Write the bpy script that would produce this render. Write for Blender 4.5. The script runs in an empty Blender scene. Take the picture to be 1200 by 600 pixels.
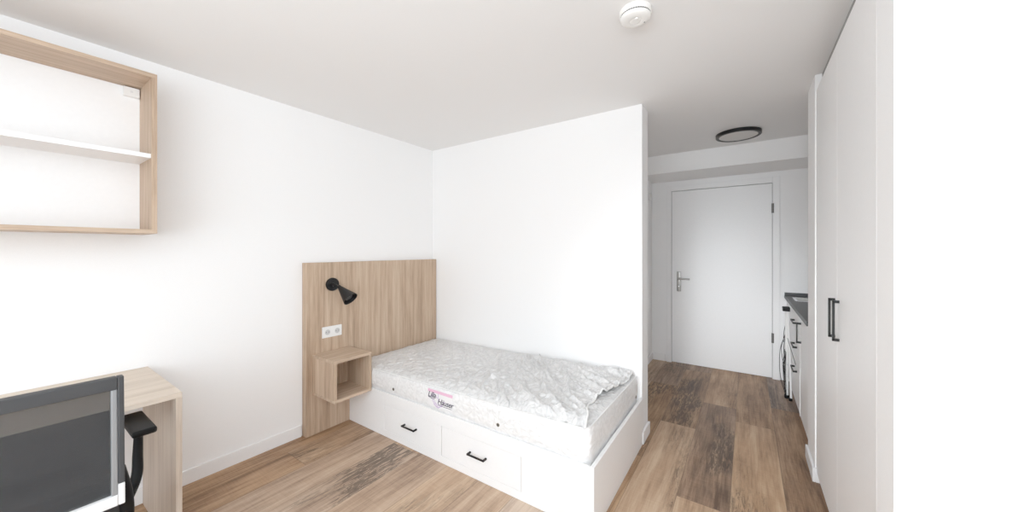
import bpy, bmesh, math, random
from mathutils import Vector, Matrix, noise

random.seed(7)
scene = bpy.context.scene
COL = scene.collection
CAMZ = 1.35

# ------------------------------------------------------------------ materials
def new_mat(name):
    m = bpy.data.materials.new(name)
    m.use_nodes = True
    nt = m.node_tree
    b = nt.nodes['Principled BSDF']
    return m, nt, b

def N(nt, typ, **kw):
    n = nt.nodes.new(typ)
    for k, v in kw.items():
        setattr(n, k, v)
    return n

def L(nt, a, b):
    nt.links.new(a, b)

def ramp(nt, src, stops):
    r = N(nt, 'ShaderNodeValToRGB')
    e = r.color_ramp.elements
    while len(e) < len(stops):
        e.new(0.5)
    for i, (p, c) in enumerate(stops):
        e[i].position = p
        e[i].color = (c[0], c[1], c[2], 1)
    L(nt, src, r.inputs['Fac'])
    return r

def math_node(nt, op, a, b=None, c=None):
    n = N(nt, 'ShaderNodeMath', operation=op)
    for i, v in enumerate((a, b, c)):
        if v is None:
            continue
        if isinstance(v, (int, float)):
            n.inputs[i].default_value = v
        else:
            L(nt, v, n.inputs[i])
    return n.outputs[0]

def plain(name, col, rough=0.5, metal=0.0, bump=0.0, scale=60.0, spec=None, var=0.0):
    m, nt, b = new_mat(name)
    b.inputs['Base Color'].default_value = (*col, 1)
    b.inputs['Roughness'].default_value = rough
    b.inputs['Metallic'].default_value = metal
    if spec is not None:
        b.inputs['Specular IOR Level'].default_value = spec
    tc = N(nt, 'ShaderNodeTexCoord')
    nz = N(nt, 'ShaderNodeTexNoise')
    nz.inputs['Scale'].default_value = scale
    nz.inputs['Detail'].default_value = 4
    L(nt, tc.outputs['Object'], nz.inputs['Vector'])
    v = max(var, 0.01)
    c0 = tuple(max(0, x * (1 - v)) for x in col)
    c1 = tuple(min(1, x * (1 + v)) for x in col)
    r = ramp(nt, nz.outputs['Fac'], [(0.3, c0), (0.7, c1)])
    L(nt, r.outputs['Color'], b.inputs['Base Color'])
    if bump > 0:
        bp = N(nt, 'ShaderNodeBump')
        bp.inputs['Strength'].default_value = bump
        bp.inputs['Distance'].default_value = 0.002
        L(nt, nz.outputs['Fac'], bp.inputs['Height'])
        L(nt, bp.outputs['Normal'], b.inputs['Normal'])
    return m

def wood(name, axis, dark, mid, light, rough=0.55, fine=1.0):
    """light oak with grain running along one axis of the object"""
    m, nt, b = new_mat(name)
    tc = N(nt, 'ShaderNodeTexCoord')
    def mapped(along, across, off=0.0):
        mp = N(nt, 'ShaderNodeMapping')
        s = [across] * 3
        s['XYZ'.index(axis)] = along
        mp.inputs['Scale'].default_value = s
        mp.inputs['Location'].default_value = (off, off * .7, off * 1.3)
        L(nt, tc.outputs['Object'], mp.inputs['Vector'])
        return mp.outputs['Vector']
    n1 = N(nt, 'ShaderNodeTexNoise')
    n1.inputs['Scale'].default_value = 1
    n1.inputs['Distortion'].default_value = 0.35
    n1.inputs['Detail'].default_value = 6
    n1.inputs['Roughness'].default_value = 0.6
    L(nt, mapped(1.5, 42 * fine), n1.inputs['Vector'])
    n2 = N(nt, 'ShaderNodeTexNoise')
    n2.inputs['Scale'].default_value = 1
    n2.inputs['Detail'].default_value = 5
    n2.inputs['Roughness'].default_value = 0.7
    L(nt, mapped(6, 210 * fine, 3.1), n2.inputs['Vector'])
    n3 = N(nt, 'ShaderNodeTexNoise')
    n3.inputs['Scale'].default_value = 1
    n3.inputs['Detail'].default_value = 2
    L(nt, mapped(0.5, 9.0, 8.0), n3.inputs['Vector'])
    a = math_node(nt, 'MULTIPLY', n1.outputs['Fac'], 0.45)
    a = math_node(nt, 'MULTIPLY_ADD', n2.outputs['Fac'], 0.35, a)
    a = math_node(nt, 'MULTIPLY_ADD', n3.outputs['Fac'], 0.20, a)
    r = ramp(nt, a, [(0.36, dark), (0.5, mid), (0.63, light)])
    L(nt, r.outputs['Color'], b.inputs['Base Color'])
    b.inputs['Roughness'].default_value = rough
    bp = N(nt, 'ShaderNodeBump')
    bp.inputs['Strength'].default_value = 0.12
    bp.inputs['Distance'].default_value = 0.001
    L(nt, n2.outputs['Fac'], bp.inputs['Height'])
    L(nt, bp.outputs['Normal'], b.inputs['Normal'])
    return m

def floor_material():
    m, nt, b = new_mat('rustic_oak_planks')
    tc = N(nt, 'ShaderNodeTexCoord')
    sp = N(nt, 'ShaderNodeSeparateXYZ')
    L(nt, tc.outputs['Object'], sp.inputs[0])
    W, LEN = 0.247, 1.42
    xr = math_node(nt, 'DIVIDE', math_node(nt, 'ADD', sp.outputs['X'], 0.320), W)
    row = math_node(nt, 'FLOOR', xr)
    fx = math_node(nt, 'SUBTRACT', xr, row)
    # layout of the visible planks: (row, joint offset, tone/wear of the near, middle and far plank)
    rows = [(-10, .30, (.50, .3), (.55, .3), (.5, .3)), (-9, 1.10, (.42, .5), (.45, .4), (.5, .3)),
            (-8, .55, (.62, .3), (.58, .3), (.5, .3)), (-7, .15, (.66, 1.5), (.6, .6), (.5, .3)),
            (-6, .88, (.62, .4), (.74, .3), (.5, .3)), (-5, .40, (.70, .3), (.74, .5), (.5, .3)),
            (-4, 1.05, (.64, .5), (.6, .3), (.5, .3)), (-3, .70, (.70, .3), (.45, .7), (.6, .5)),
            (-2, .95, (.6, .3), (.45, .9), (.36, .4)), (-1, .12, (.75, .2), (.70, .35), (.26, 1.2)),
            (0, .68, (.72, .2), (.22, 1.5), (.52, .2)), (1, .43, (.7, .2), (.66, .5), (.38, .4)),
            (2, .88, (.46, .5), (.26, .6), (.26, .6)), (3, .2, (.5, .3), (.4, .3), (.4, .3))]
    n_r = len(rows)
    rowpos = math_node(nt, 'DIVIDE', math_node(nt, 'ADD', row, 10.5), float(n_r))
    def lookup(vals):
        r_ = ramp(nt, rowpos, [(i / n_r, v) for i, v in enumerate(vals)])
        r_.color_ramp.interpolation = 'CONSTANT'
        sc_ = N(nt, 'ShaderNodeSeparateColor')
        L(nt, r_.outputs['Color'], sc_.inputs[0])
        return sc_.outputs
    off = lookup([(r_[1] / LEN, 0, 0) for r_ in rows])[0]
    yr = math_node(nt, 'SUBTRACT', math_node(nt, 'DIVIDE', sp.outputs['Y'], LEN), off)
    idx = math_node(nt, 'FLOOR', yr)
    fy = math_node(nt, 'SUBTRACT', yr, idx)
    cb = N(nt, 'ShaderNodeCombineXYZ')
    L(nt, row, cb.inputs[0]); L(nt, idx, cb.inputs[1])
    cb.inputs[2].default_value = 4.37
    wn = N(nt, 'ShaderNodeTexWhiteNoise', noise_dimensions='3D')
    L(nt, cb.outputs[0], wn.inputs['Vector'])
    t0, t1, t2 = (lookup([(r_[k][0], min(1, r_[k][1] / 2), 0) for r_ in rows]) for k in (2, 3, 4))
    ge1 = math_node(nt, 'GREATER_THAN', idx, 0.5)
    ge2 = math_node(nt, 'GREATER_THAN', idx, 1.5)
    def pick(ch):
        p = math_node(nt, 'MULTIPLY_ADD', ge1, math_node(nt, 'SUBTRACT', t1[ch], t0[ch]), t0[ch])
        return math_node(nt, 'MULTIPLY_ADD', ge2, math_node(nt, 'SUBTRACT', t2[ch], t1[ch]), p)
    rnd = pick(0)
    wear = math_node(nt, 'MULTIPLY', pick(1), 2.0)
    # grain coordinates, shifted per plank
    sh = N(nt, 'ShaderNodeVectorMath', operation='SCALE')
    L(nt, wn.outputs['Color'], sh.inputs[0]); sh.inputs['Scale'].default_value = 37.0
    ad = N(nt, 'ShaderNodeVectorMath', operation='ADD')
    L(nt, tc.outputs['Object'], ad.inputs[0]); L(nt, sh.outputs[0], ad.inputs[1])
    def grain(sx, sy, det, rgh, dist=0.0):
        mp = N(nt, 'ShaderNodeMapping')
        mp.inputs['Scale'].default_value = (sx, sy, 1)
        L(nt, ad.outputs[0], mp.inputs['Vector'])
        n = N(nt, 'ShaderNodeTexNoise')
        n.inputs['Scale'].default_value = 1
        n.inputs['Detail'].default_value = det
        n.inputs['Roughness'].default_value = rgh
        n.inputs['Distortion'].default_value = dist
        L(nt, mp.outputs[0], n.inputs['Vector'])
        return n.outputs['Fac']
    g1 = grain(22, 1.5, 6, 0.65, 0.7)
    g2 = grain(110, 5, 4, 0.7)
    g3 = grain(5.0, 1.7, 3, 0.55, 0.3)
    saw = grain(7, 120, 3, 0.6)          # faint saw marks across the plank
    t = math_node(nt, 'MULTIPLY', g1, 0.56)
    t = math_node(nt, 'MULTIPLY_ADD', g2, 0.26, t)
    t = math_node(nt, 'MULTIPLY_ADD', g3, 0.34, t)
    t = math_node(nt, 'MULTIPLY_ADD', saw, 0.10, t)
    t = math_node(nt, 'MULTIPLY_ADD', math_node(nt, 'SUBTRACT', rnd, 0.53), 0.36, t)
    r = ramp(nt, t, [(0.40, (0.100, 0.055, 0.031)), (0.53, (0.250, 0.146, 0.085)),
                     (0.66, (0.430, 0.275, 0.168)), (0.82, (0.58, 0.41, 0.27))])
    # dark weathered patches
    pt = math_node(nt, 'MULTIPLY', grain(3.6, 1.1, 2, 0.5), 1.0)
    pg = grain(60, 8, 5, 0.78, 0.9)
    pm = math_node(nt, 'MULTIPLY',
                   math_node(nt, 'SMOOTHSTEP' if False else 'MULTIPLY', math_node(nt, 'MAXIMUM', math_node(nt, 'SUBTRACT', pt, 0.49), 0.0), 9.0),
                   math_node(nt, 'MULTIPLY', math_node(nt, 'MAXIMUM', math_node(nt, 'SUBTRACT', pg, 0.44), 0.0), 6.0))
    pm = math_node(nt, 'MINIMUM', math_node(nt, 'MULTIPLY', pm, wear), 0.75)
    mx = N(nt, 'ShaderNodeMix', data_type='RGBA')
    L(nt, pm, mx.inputs['Factor'])
    L(nt, r.outputs['Color'], mx.inputs[6])
    mx.inputs[7].default_value = (0.045, 0.030, 0.021, 1)
    # greyer tone on some planks
    hs = N(nt, 'ShaderNodeHueSaturation')
    sepc = N(nt, 'ShaderNodeSeparateColor')
    L(nt, wn.outputs['Color'], sepc.inputs[0])
    L(nt, math_node(nt, 'MULTIPLY_ADD', sepc.outputs[1], 0.35, 0.75), hs.inputs['Saturation'])
    L(nt, mx.outputs[2], hs.inputs['Color'])
    # seams
    ex = math_node(nt, 'MINIMUM', fx, math_node(nt, 'SUBTRACT', 1.0, fx))
    ey = math_node(nt, 'MINIMUM', fy, math_node(nt, 'SUBTRACT', 1.0, fy))
    sx = math_node(nt, 'LESS_THAN', ex, 0.0055)
    sy = math_node(nt, 'LESS_THAN', ey, 0.0010)
    seam = math_node(nt, 'MULTIPLY', math_node(nt, 'MAXIMUM', sx, sy), 0.55)
    m2 = N(nt, 'ShaderNodeMix', data_type='RGBA')
    L(nt, seam, m2.inputs['Factor'])
    L(nt, hs.outputs['Color'], m2.inputs[6])
    m2.inputs[7].default_value = (0.07, 0.045, 0.03, 1)
    L(nt, m2.outputs[2], b.inputs['Base Color'])
    b.inputs['Roughness'].default_value = 0.5
    b.inputs['Specular IOR Level'].default_value = 0.3
    bp = N(nt, 'ShaderNodeBump')
    bp.inputs['Strength'].default_value = 0.15
    bp.inputs['Distance'].default_value = 0.0015
    L(nt, math_node(nt, 'SUBTRACT', t, seam), bp.inputs['Height'])
    L(nt, bp.outputs['Normal'], b.inputs['Normal'])
    return m

def quilt_material(name='satin_quilt_cover', c0=(0.58, 0.578, 0.575), c1=(0.74, 0.738, 0.735), k=1.0):
    m, nt, b = new_mat(name)
    tc = N(nt, 'ShaderNodeTexCoord')
    n0 = N(nt, 'ShaderNodeTexNoise')
    n0.inputs['Scale'].default_value = 9
    n0.inputs['Detail'].default_value = 3
    L(nt, tc.outputs['Object'], n0.inputs['Vector'])
    vm = N(nt, 'ShaderNodeVectorMath', operation='MULTIPLY_ADD')
    L(nt, n0.outputs['Color'], vm.inputs[0])
    vm.inputs[1].default_value = (.12, .12, .12)
    L(nt, tc.outputs['Object'], vm.inputs[2])
    mp = N(nt, 'ShaderNodeMapping')
    mp.inputs['Rotation'].default_value = (0, 0, math.radians(38))
    mp.inputs['Scale'].default_value = (1.0, 0.45, 1.0)
    L(nt, vm.outputs[0], mp.inputs['Vector'])
    v = N(nt, 'ShaderNodeTexVoronoi', feature='DISTANCE_TO_EDGE')
    v.inputs['Scale'].default_value = 26
    L(nt, mp.outputs[0], v.inputs['Vector'])
    v2 = N(nt, 'ShaderNodeTexVoronoi', feature='F1')
    v2.inputs['Scale'].default_value = 46
    L(nt, vm.outputs[0], v2.inputs['Vector'])
    h = math_node(nt, 'MULTIPLY_ADD', v2.outputs['Distance'], 0.35, math_node(nt, 'MINIMUM', v.outputs['Distance'], 0.30))
    r = ramp(nt, h, [(0.05, c0), (0.40, c1)])
    L(nt, r.outputs['Color'], b.inputs['Base Color'])
    b.inputs['Roughness'].default_value = 0.33
    bp = N(nt, 'ShaderNodeBump')
    bp.inputs['Strength'].default_value = 0.75 * k
    bp.inputs['Distance'].default_value = 0.012
    L(nt, h, bp.inputs['Height'])
    L(nt, bp.outputs['Normal'], b.inputs['Normal'])
    return m

def mesh_fabric():
    m, nt, b = new_mat('see_through_mesh')
    tc = N(nt, 'ShaderNodeTexCoord')
    wv = N(nt, 'ShaderNodeTexWave', wave_type='BANDS', bands_direction='Z')
    wv.inputs['Scale'].default_value = 160
    L(nt, tc.outputs['Object'], wv.inputs['Vector'])
    r = ramp(nt, wv.outputs['Fac'], [(0.0, (0.014, 0.015, 0.016)), (1.0, (0.032, 0.033, 0.035))])
    L(nt, r.outputs['Color'], b.inputs['Base Color'])
    b.inputs['Roughness'].default_value = 0.8
    tr = N(nt, 'ShaderNodeBsdfTransparent')
    mx = N(nt, 'ShaderNodeMixShader')
    mx.inputs[0].default_value = 0.66
    out = nt.nodes['Material Output']
    L(nt, tr.outputs[0], mx.inputs[1]); L(nt, b.outputs[0], mx.inputs[2])
    L(nt, mx.outputs[0], out.inputs['Surface'])
    return m

M = {}
M['wall'] = plain('white_wall_paint', (0.905, 0.905, 0.905), 0.9, bump=0.05, scale=180)
M['ceil'] = plain('ceiling_paint', (0.83, 0.825, 0.818), 0.95, bump=0.05, scale=180)
M['beam'] = plain('beam_paint', (0.90, 0.895, 0.89), 0.95, bump=0.05, scale=180)
M['trim'] = plain('white_trim', (0.88, 0.88, 0.88), 0.4)
M['lacquer'] = plain('white_lacquer', (0.90, 0.90, 0.90), 0.35)
M['front'] = plain('white_front', (0.905, 0.905, 0.905), 0.38)
M['door'] = plain('door_lacquer', (0.90, 0.90, 0.90), 0.4)
M['gap'] = plain('dark_gap', (0.10, 0.10, 0.10), 0.9)
M['oak'] = wood('light_oak_vertical', 'Z', (0.265, 0.170, 0.105), (0.455, 0.320, 0.215), (0.575, 0.430, 0.310))
M['oak_y'] = wood('light_oak_lengthwise', 'Y', (0.30, 0.20, 0.130), (0.475, 0.340, 0.235), (0.59, 0.445, 0.325))
M['oak_x'] = wood('light_oak_crosswise', 'X', (0.29, 0.20, 0.135), (0.43, 0.315, 0.225), (0.54, 0.41, 0.30))
M['desk_y'] = wood('lit_oak_lengthwise', 'Y', (0.46, 0.36, 0.27), (0.62, 0.52, 0.42), (0.72, 0.62, 0.52))  # same oak made paler, bright exposure painted into the desk colour
M['desk_z'] = wood('lit_oak_vertical', 'Z', (0.40, 0.31, 0.24), (0.56, 0.46, 0.37), (0.66, 0.56, 0.46))  # upright desk panels, with the same painted-in brightness
M['floor'] = floor_material()
M['black'] = plain('black_metal', (0.0035, 0.0035, 0.004), 0.42, spec=.3)
M['black_plastic'] = plain('black_plastic', (0.002, 0.002, 0.0022), 0.55, bump=0.1, scale=300, spec=.15)
M['charcoal'] = plain('charcoal_plastic', (0.024, 0.0255, 0.028), 0.55)
M['steel'] = plain('brushed_steel', (0.42, 0.41, 0.39), 0.35, metal=0.9)
M['chrome'] = plain('bright_chrome', (0.75, 0.75, 0.75), 0.2, metal=0.9)
M['silver'] = plain('silver_plastic', (0.72, 0.72, 0.72), 0.35)
M['grey_rail'] = plain('grey_rail', (0.26, 0.27, 0.28), 0.35, metal=0.4)
M['white_plastic'] = plain('white_plastic', (0.85, 0.85, 0.84), 0.35)
M['warm_plastic'] = plain('detector_plastic', (0.84, 0.83, 0.80), 0.4)
M['diffuser'] = plain('lamp_diffuser', (0.62, 0.60, 0.57), 0.4)
M['stone'] = plain('dark_grey_stone', (0.016, 0.016, 0.017), 0.45, bump=0.05, scale=120, var=0.25)
M['jacquard'] = quilt_material('white_jacquard', (0.76, 0.758, 0.755), (0.88, 0.88, 0.878), 0.8)
M['quilt'] = quilt_material()
M['piping'] = plain('piping_tape', (0.80, 0.80, 0.79), 0.5, bump=0.2, scale=200)
M['tag'] = plain('white_cloth_tag', (0.84, 0.83, 0.84), 0.6)
M['pink'] = plain('pink_print', (0.78, 0.46, 0.62), 0.6)
M['violet'] = plain('violet_print', (0.50, 0.34, 0.62), 0.6)
M['ink'] = plain('dark_blue_ink', (0.035, 0.03, 0.06), 0.6)
M['meshfab'] = mesh_fabric()
M['seatfab'] = plain('black_seat_fabric', (0.006, 0.006, 0.007), 0.9, bump=0.4, scale=400)
M['bronze'] = plain('dark_bronze', (0.16, 0.13, 0.09), 0.4, metal=0.7)
M['hinge_metal'] = plain('hinge_metal', (0.13, 0.125, 0.12), 0.4, metal=0.5)
M['wire'] = plain('dark_wire', (0.02, 0.02, 0.021), 0.4, metal=0.5)
M['shadowed_oak'] = M['oak_x']

# ------------------------------------------------------------------ geometry
def box(bm, x0, x1, y0, y1, z0, z1, bev=0.0, seg=2):
    m = Matrix.Translation(((x0 + x1) / 2, (y0 + y1) / 2, (z0 + z1) / 2)) @ \
        Matrix.Diagonal((abs(x1 - x0), abs(y1 - y0), abs(z1 - z0), 1))
    g = bmesh.ops.create_cube(bm, size=1, matrix=m)
    if bev > 0:
        es = set()
        for v in g['verts']:
            es.update(v.link_edges)
        bmesh.ops.bevel(bm, geom=list(es), offset=bev, segments=seg, profile=0.6, affect='EDGES')
    return bm

def frame_of(d):
    d = d.normalized()
    a = Vector((0, 0, 1)) if abs(d.z) < 0.9 else Vector((1, 0, 0))
    u = d.cross(a).normalized()
    return u, d.cross(u).normalized()

def tube(bm, pts, r, n=10, closed=False, cap=True):
    pts = [Vector(p) for p in pts]
    rr = r if isinstance(r, (list, tuple)) else [r] * len(pts)
    rings = []
    pu = None
    for i, p in enumerate(pts):
        if closed:
            d = pts[(i + 1) % len(pts)] - pts[i - 1]
        else:
            d = pts[min(i + 1, len(pts) - 1)] - pts[max(i - 1, 0)]
        d.normalize()
        if pu is None:
            u, v = frame_of(d)
        else:
            u = (pu - d * pu.dot(d)).normalized()
            v = d.cross(u)
        pu = u
        rings.append([bm.verts.new(p + (u * math.cos(2 * math.pi * k / n) + v * math.sin(2 * math.pi * k / n)) * rr[i])
                      for k in range(n)])
    m = len(rings)
    for i in range(m if closed else m - 1):
        a, b = rings[i], rings[(i + 1) % m]
        for k in range(n):
            bm.faces.new((a[k], a[(k + 1) % n], b[(k + 1) % n], b[k]))
    if cap and not closed:
        bm.faces.new(list(reversed(rings[0])))
        bm.faces.new(rings[-1])
    return bm

def lathe(bm, prof, origin, axis, n=40, cap0=True, cap1=True):
    """prof: list of (radius, height along axis)"""
    o = Vector(origin); d = Vector(axis).normalized()
    u, v = frame_of(d)
    rings = []
    for r, hh in prof:
        c = o + d * hh
        if r < 1e-6:
            rings.append([bm.verts.new(c)])
        else:
            rings.append([bm.verts.new(c + (u * math.cos(2 * math.pi * k / n) + v * math.sin(2 * math.pi * k / n)) * r)
                          for k in range(n)])
    for a, b in zip(rings, rings[1:]):
        for k in range(n):
            va = a if len(a) == 1 else None
            if len(a) == 1 and len(b) == 1:
                continue
            if len(a) == 1:
                bm.faces.new((a[0], b[(k + 1) % n], b[k]))
            elif len(b) == 1:
                bm.faces.new((a[k], a[(k + 1) % n], b[0]))
            else:
                bm.faces.new((a[k], a[(k + 1) % n], b[(k + 1) % n], b[k]))
    if cap0 and len(rings[0]) > 1:
        bm.faces.new(list(reversed(rings[0])))
    if cap1 and len(rings[-1]) > 1:
        bm.faces.new(rings[-1])
    return bm

def smooth_path(ctrl, n=8):
    P = [Vector(p) for p in ctrl]
    P = [P[0] * 2 - P[1]] + P + [P[-1] * 2 - P[-2]]
    out = []
    for i in range(1, len(P) - 2):
        for k in range(n):
            t = k / n
            p0, p1, p2, p3 = P[i - 1], P[i], P[i + 1], P[i + 2]
            out.append(0.5 * ((2 * p1) + (p2 - p0) * t + (2 * p0 - 5 * p1 + 4 * p2 - p3) * t * t +
                              (3 * p1 - p0 - 3 * p2 + p3) * t ** 3))
    out.append(P[-2])
    return out

def grid(bm, fn, nu, nv):
    vs = [[bm.verts.new(fn(i / nu, j / nv)) for j in range(nv + 1)] for i in range(nu + 1)]
    for i in range(nu):
        for j in range(nv):
            bm.faces.new((vs[i][j], vs[i + 1][j], vs[i + 1][j + 1], vs[i][j + 1]))
    return bm

BASE = {}
def base_of(o):
    while o is not None:
        if o.name in BASE:
            return BASE[o.name]
        o = o.parent
    return Vector((0, 0, 0))

def obj(name, bm, mat, parent=None, smooth=False, label=None, loc=None):
    """links one mesh object; geometry is given in room coordinates"""
    off = base_of(parent) if parent else (Vector(loc) if loc else Vector((0, 0, 0)))
    bmesh.ops.recalc_face_normals(bm, faces=bm.faces)
    bmesh.ops.translate(bm, verts=bm.verts, vec=-off)
    me = bpy.data.meshes.new(name)
    bm.to_mesh(me); bm.free()
    me.materials.append(M[mat] if isinstance(mat, str) else mat)
    if smooth:
        for p in me.polygons:
            p.use_smooth = True
        if smooth != 'all':
            me.set_sharp_from_angle(angle=math.radians(40))
    o = bpy.data.objects.new(name, me)
    COL.objects.link(o)
    if parent:
        o.parent = parent
    else:
        o.location = off
        BASE[o.name] = off
    if label:
        o['label'] = label
    return o

def thing(name, label, cat, loc=(0, 0, 0), group=None):
    o = bpy.data.objects.new(name, None)
    o.empty_display_size = 0.1
    COL.objects.link(o)
    o.location = loc
    BASE[o.name] = Vector(loc)
    o['label'] = label; o['category'] = cat
    if group:
        o['group'] = group
    return o

def tag(o, label, cat, group=None):
    o['label'] = label; o['category'] = cat
    if group:
        o['group'] = group
    return o

def struct(name, bm, mat, parent=None, label=None, smooth=False):
    o = obj(name, bm, mat, parent, smooth=smooth)
    if parent is None:
        o['kind'] = 'structure'
    if label:
        o['label'] = label
    return o

def B():
    return bmesh.new()

# ------------------------------------------------------------------ room shell
XL = -2.685          # left wall
YB = 2.534           # bed wall
XP = -0.607          # free end of bed wall
YP = 2.704           # back of bed wall
XH = -0.975          # hallway left wall
YD = 4.575           # entrance door wall
XR = 0.97            # right wall (behind cupboards)
ZC = 2.372           # ceiling
ZBM = 2.175          # underside of beam over the door
YW = -1.75           # window wall behind the camera

struct('floor', box(B(), XL, XR, YW, YD + 0.15, -0.05, 0.0), 'floor', label='brown rustic oak plank floor')
struct('ceiling', box(B(), XL - .1, XR + .1, YW - .1, YD + 0.2, ZC, ZC + 0.1), 'ceil', label='pale grey painted ceiling')
struct('wall_left', box(B(), XL - .1, XL, YW - .1, YB + .001, -0.05, ZC), 'wall', label='white wall behind headboard and desk')
struct('wall_bed', box(B(), XL - .1, XP, YB, YP, -0.05, ZC), 'wall', label='white partition wall along the bed')
struct('wall_hall_left', box(B(), XH - .1, XH, YP - .001, YD, -0.05, ZC), 'wall', label='white left wall of the hallway')
bm = B()
DX0, DX1, DZ = -0.752, 0.226, 2.056
box(bm, XH - .1, DX0 - .02, YD, YD + .12, -0.05, ZC)
box(bm, DX1 + .02, XR + .1, YD, YD + .12, -0.05, ZC)
box(bm, DX0 - .02, DX1 + .02, YD, YD + .12, DZ + .02, ZC)
struct('wall_door', bm, 'wall', label='white wall around the entrance door')
struct('wall_right', box(B(), XR, XR + .1, YW - .1, YD, -0.05, ZC), 'wall')
struct('ceiling_beam', box(B(), XH, XR, 4.031, YD, ZBM, ZC), 'beam', label='boxed beam across the ceiling in front of the door')
# wall piers either side of the wardrobe
struct('wall_pier', box(B(), 0.331, XR, 2.682, 2.955, -0.05, ZC), 'wall', label='white wall pier between wardrobe and kitchen')
struct('wall_right_nib', box(B(), 0.337, XR, 1.387, 1.541, -0.05, ZC), 'wall', label='white wall end beside the wardrobe')
# window wall behind the camera
bm = B()
WX0, WX1, WZ0, WZ1 = -1.5, 0.92, 0.35, 2.25
box(bm, XL - .1, WX0, YW - .15, YW, -0.05, ZC)
box(bm, WX1, XR + .1, YW - .15, YW, -0.05, ZC)
box(bm, WX0, WX1, YW - .15, YW, -0.05, WZ0)
box(bm, WX0, WX1, YW - .15, YW, WZ1, ZC)
struct('wall_window', bm, 'wall')
bm = B()
for x0, x1, z0, z1 in ((WX0, WX1, WZ0, WZ0 + .06), (WX0, WX1, WZ1 - .06, WZ1), (WX0, WX0 + .06, WZ0 + .06, WZ1 - .06),
                       (WX1 - .06, WX1, WZ0 + .06, WZ1 - .06), (-.33, -.25, WZ0 + .06, WZ1 - .06)):
    box(bm, x0, x1, YW - .12, YW - .06, z0, z1, .004)
struct('window_1', bm, 'trim')

# skirting boards
def skirt(name, segs, label=None):
    bm = B()
    for s in segs:
        box(bm, *s, 0.0, 0.082, .003)
    return struct(name, bm, 'trim', label=label)
skirt('baseboard_left', [(XL, XL + .013, YW, 1.250)], 'white skirting board along the left wall')
skirt('baseboard_bed_wall_end', [(XP - .012, XP + .014, YB - .014, YB), (XP, XP + .014, YB, YP + .013)],
      'white skirting at the end of the bed wall')
skirt('baseboard_hall', [(XH, XH + .013, YP, YD - .013), (XH, -.822, YD - .013, YD)], 'white skirting in the hallway corner')
skirt('baseboard_pier', [(.318, .331, 2.668, 2.968), (.331, .375, 2.668, 2.682)], 'white skirting round the wall pier')

# ------------------------------------------------------------------ entrance door
d = obj('door_1', box(B(), DX0 + .004, DX1 - .004, YD - .004, YD + .04, 0.008, DZ - .005, .003), 'door')
d['kind'] = 'structure'; d['label'] = 'white flush entrance door, closed'
bm = B()
FX0, FX1, FZ = -0.806, 0.287, 2.118
for x0, x1, z0, z1 in ((FX0, DX0, 0, FZ), (DX1, FX1, 0, FZ), (DX0, DX1, DZ, FZ)):
    box(bm, x0, x1, YD - .024, YD + .001, z0, z1, .004)
    # inner stepped edge of the steel frame
for x0, x1, z0, z1 in ((DX0 - .019, DX0, 0, DZ + .019), (DX1, DX1 + .019, 0, DZ + .019), (DX0, DX1, DZ, DZ + .019)):
    box(bm, x0, x1, YD + .001, YD + .10, z0, z1)
obj('door_frame', bm, 'trim', d)
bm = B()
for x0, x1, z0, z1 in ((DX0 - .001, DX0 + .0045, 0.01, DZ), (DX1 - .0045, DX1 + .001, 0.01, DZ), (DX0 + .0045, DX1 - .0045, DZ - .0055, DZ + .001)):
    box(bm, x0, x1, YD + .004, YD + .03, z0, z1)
obj('door_gap_shade', bm, plain('gap_shade_grey', (.22, .22, .22), .8), d)  # grey strips in the door gaps, painted shadow lines
bm = B()
box(bm, -.692, -.648, YD - .013, YD - .004, .858, 1.094, .008, 3)
hp = obj('door_handle', bm, 'steel', d, smooth=True)
bm = B()
tube(bm, smooth_path([(-.670, YD - .010, 1.010), (-.670, YD - .045, 1.010), (-.660, YD - .056, 1.010), (-.62, YD - .058, 1.010), (-.548, YD - .058, 1.010)], 6), .010, 12)
obj('lever', bm, 'steel', hp, smooth=True)
bm = B()
lathe(bm, [(.010, 0), (.010, .006), (.008, .008)], (-.670, YD - .012, .925), (0, -1, 0), 20)
box(bm, -.6725, -.6675, YD - .021, YD - .012, .895, .925, .001)
obj('lock_cylinder', bm, 'chrome', hp, smooth=True)
for z in (.385, -.972):
    bm = B()
    zc = CAMZ + z + .002
    lathe(bm, [(.011, 0), (.011, .048), (.0095, .049), (.0095, .051), (.011, .052), (.011, .10)], (DX1 + .000, YD - .026, zc - .0), (0, 0, 1), 16)
    obj('hinge', bm, 'hinge_metal', d, smooth=True)

# ------------------------------------------------------------------ ceiling fittings
t = thing('smoke_detector', 'round white smoke detector on the ceiling', 'smoke detector', (-.395, 1.533, ZC))
lathe(B_ := B(), [(.060, 0), (.0645, -.001), (.0645, -.020), (.062, -.023)], (-.395, 1.533, ZC), (0, 0, 1), 56, cap1=True)
obj('mounting_base', B_, 'warm_plastic', t, smooth=True)
bm = B()
lathe(bm, [(.058, -.023), (.058, -.027)], (-.395, 1.533, ZC), (0, 0, 1), 56)
for k in range(40):
    a = 2 * math.pi * k / 40
    c = Vector((-.395 + math.cos(a) * .0595, 1.533 + math.sin(a) * .0595, ZC - .025))
    lathe(bm, [(.0022, -.0025), (.0022, .0025)], c, (0, 0, 1), 6)
obj('vent_slots', bm, 'charcoal', t)
bm = B()
lathe(bm, [(.061, -.027), (.0625, -.029), (.061, -.036), (.055, -.042), (.040, -.0455), (.024, -.0465), (.0225, -.0455), (.021, -.0465), (.012, -.047), (0, -.047)],
      (-.395, 1.533, ZC), (0, 0, 1), 56)
cv = obj('cover', bm, 'warm_plastic', t, smooth=True)
bm = B()
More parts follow.
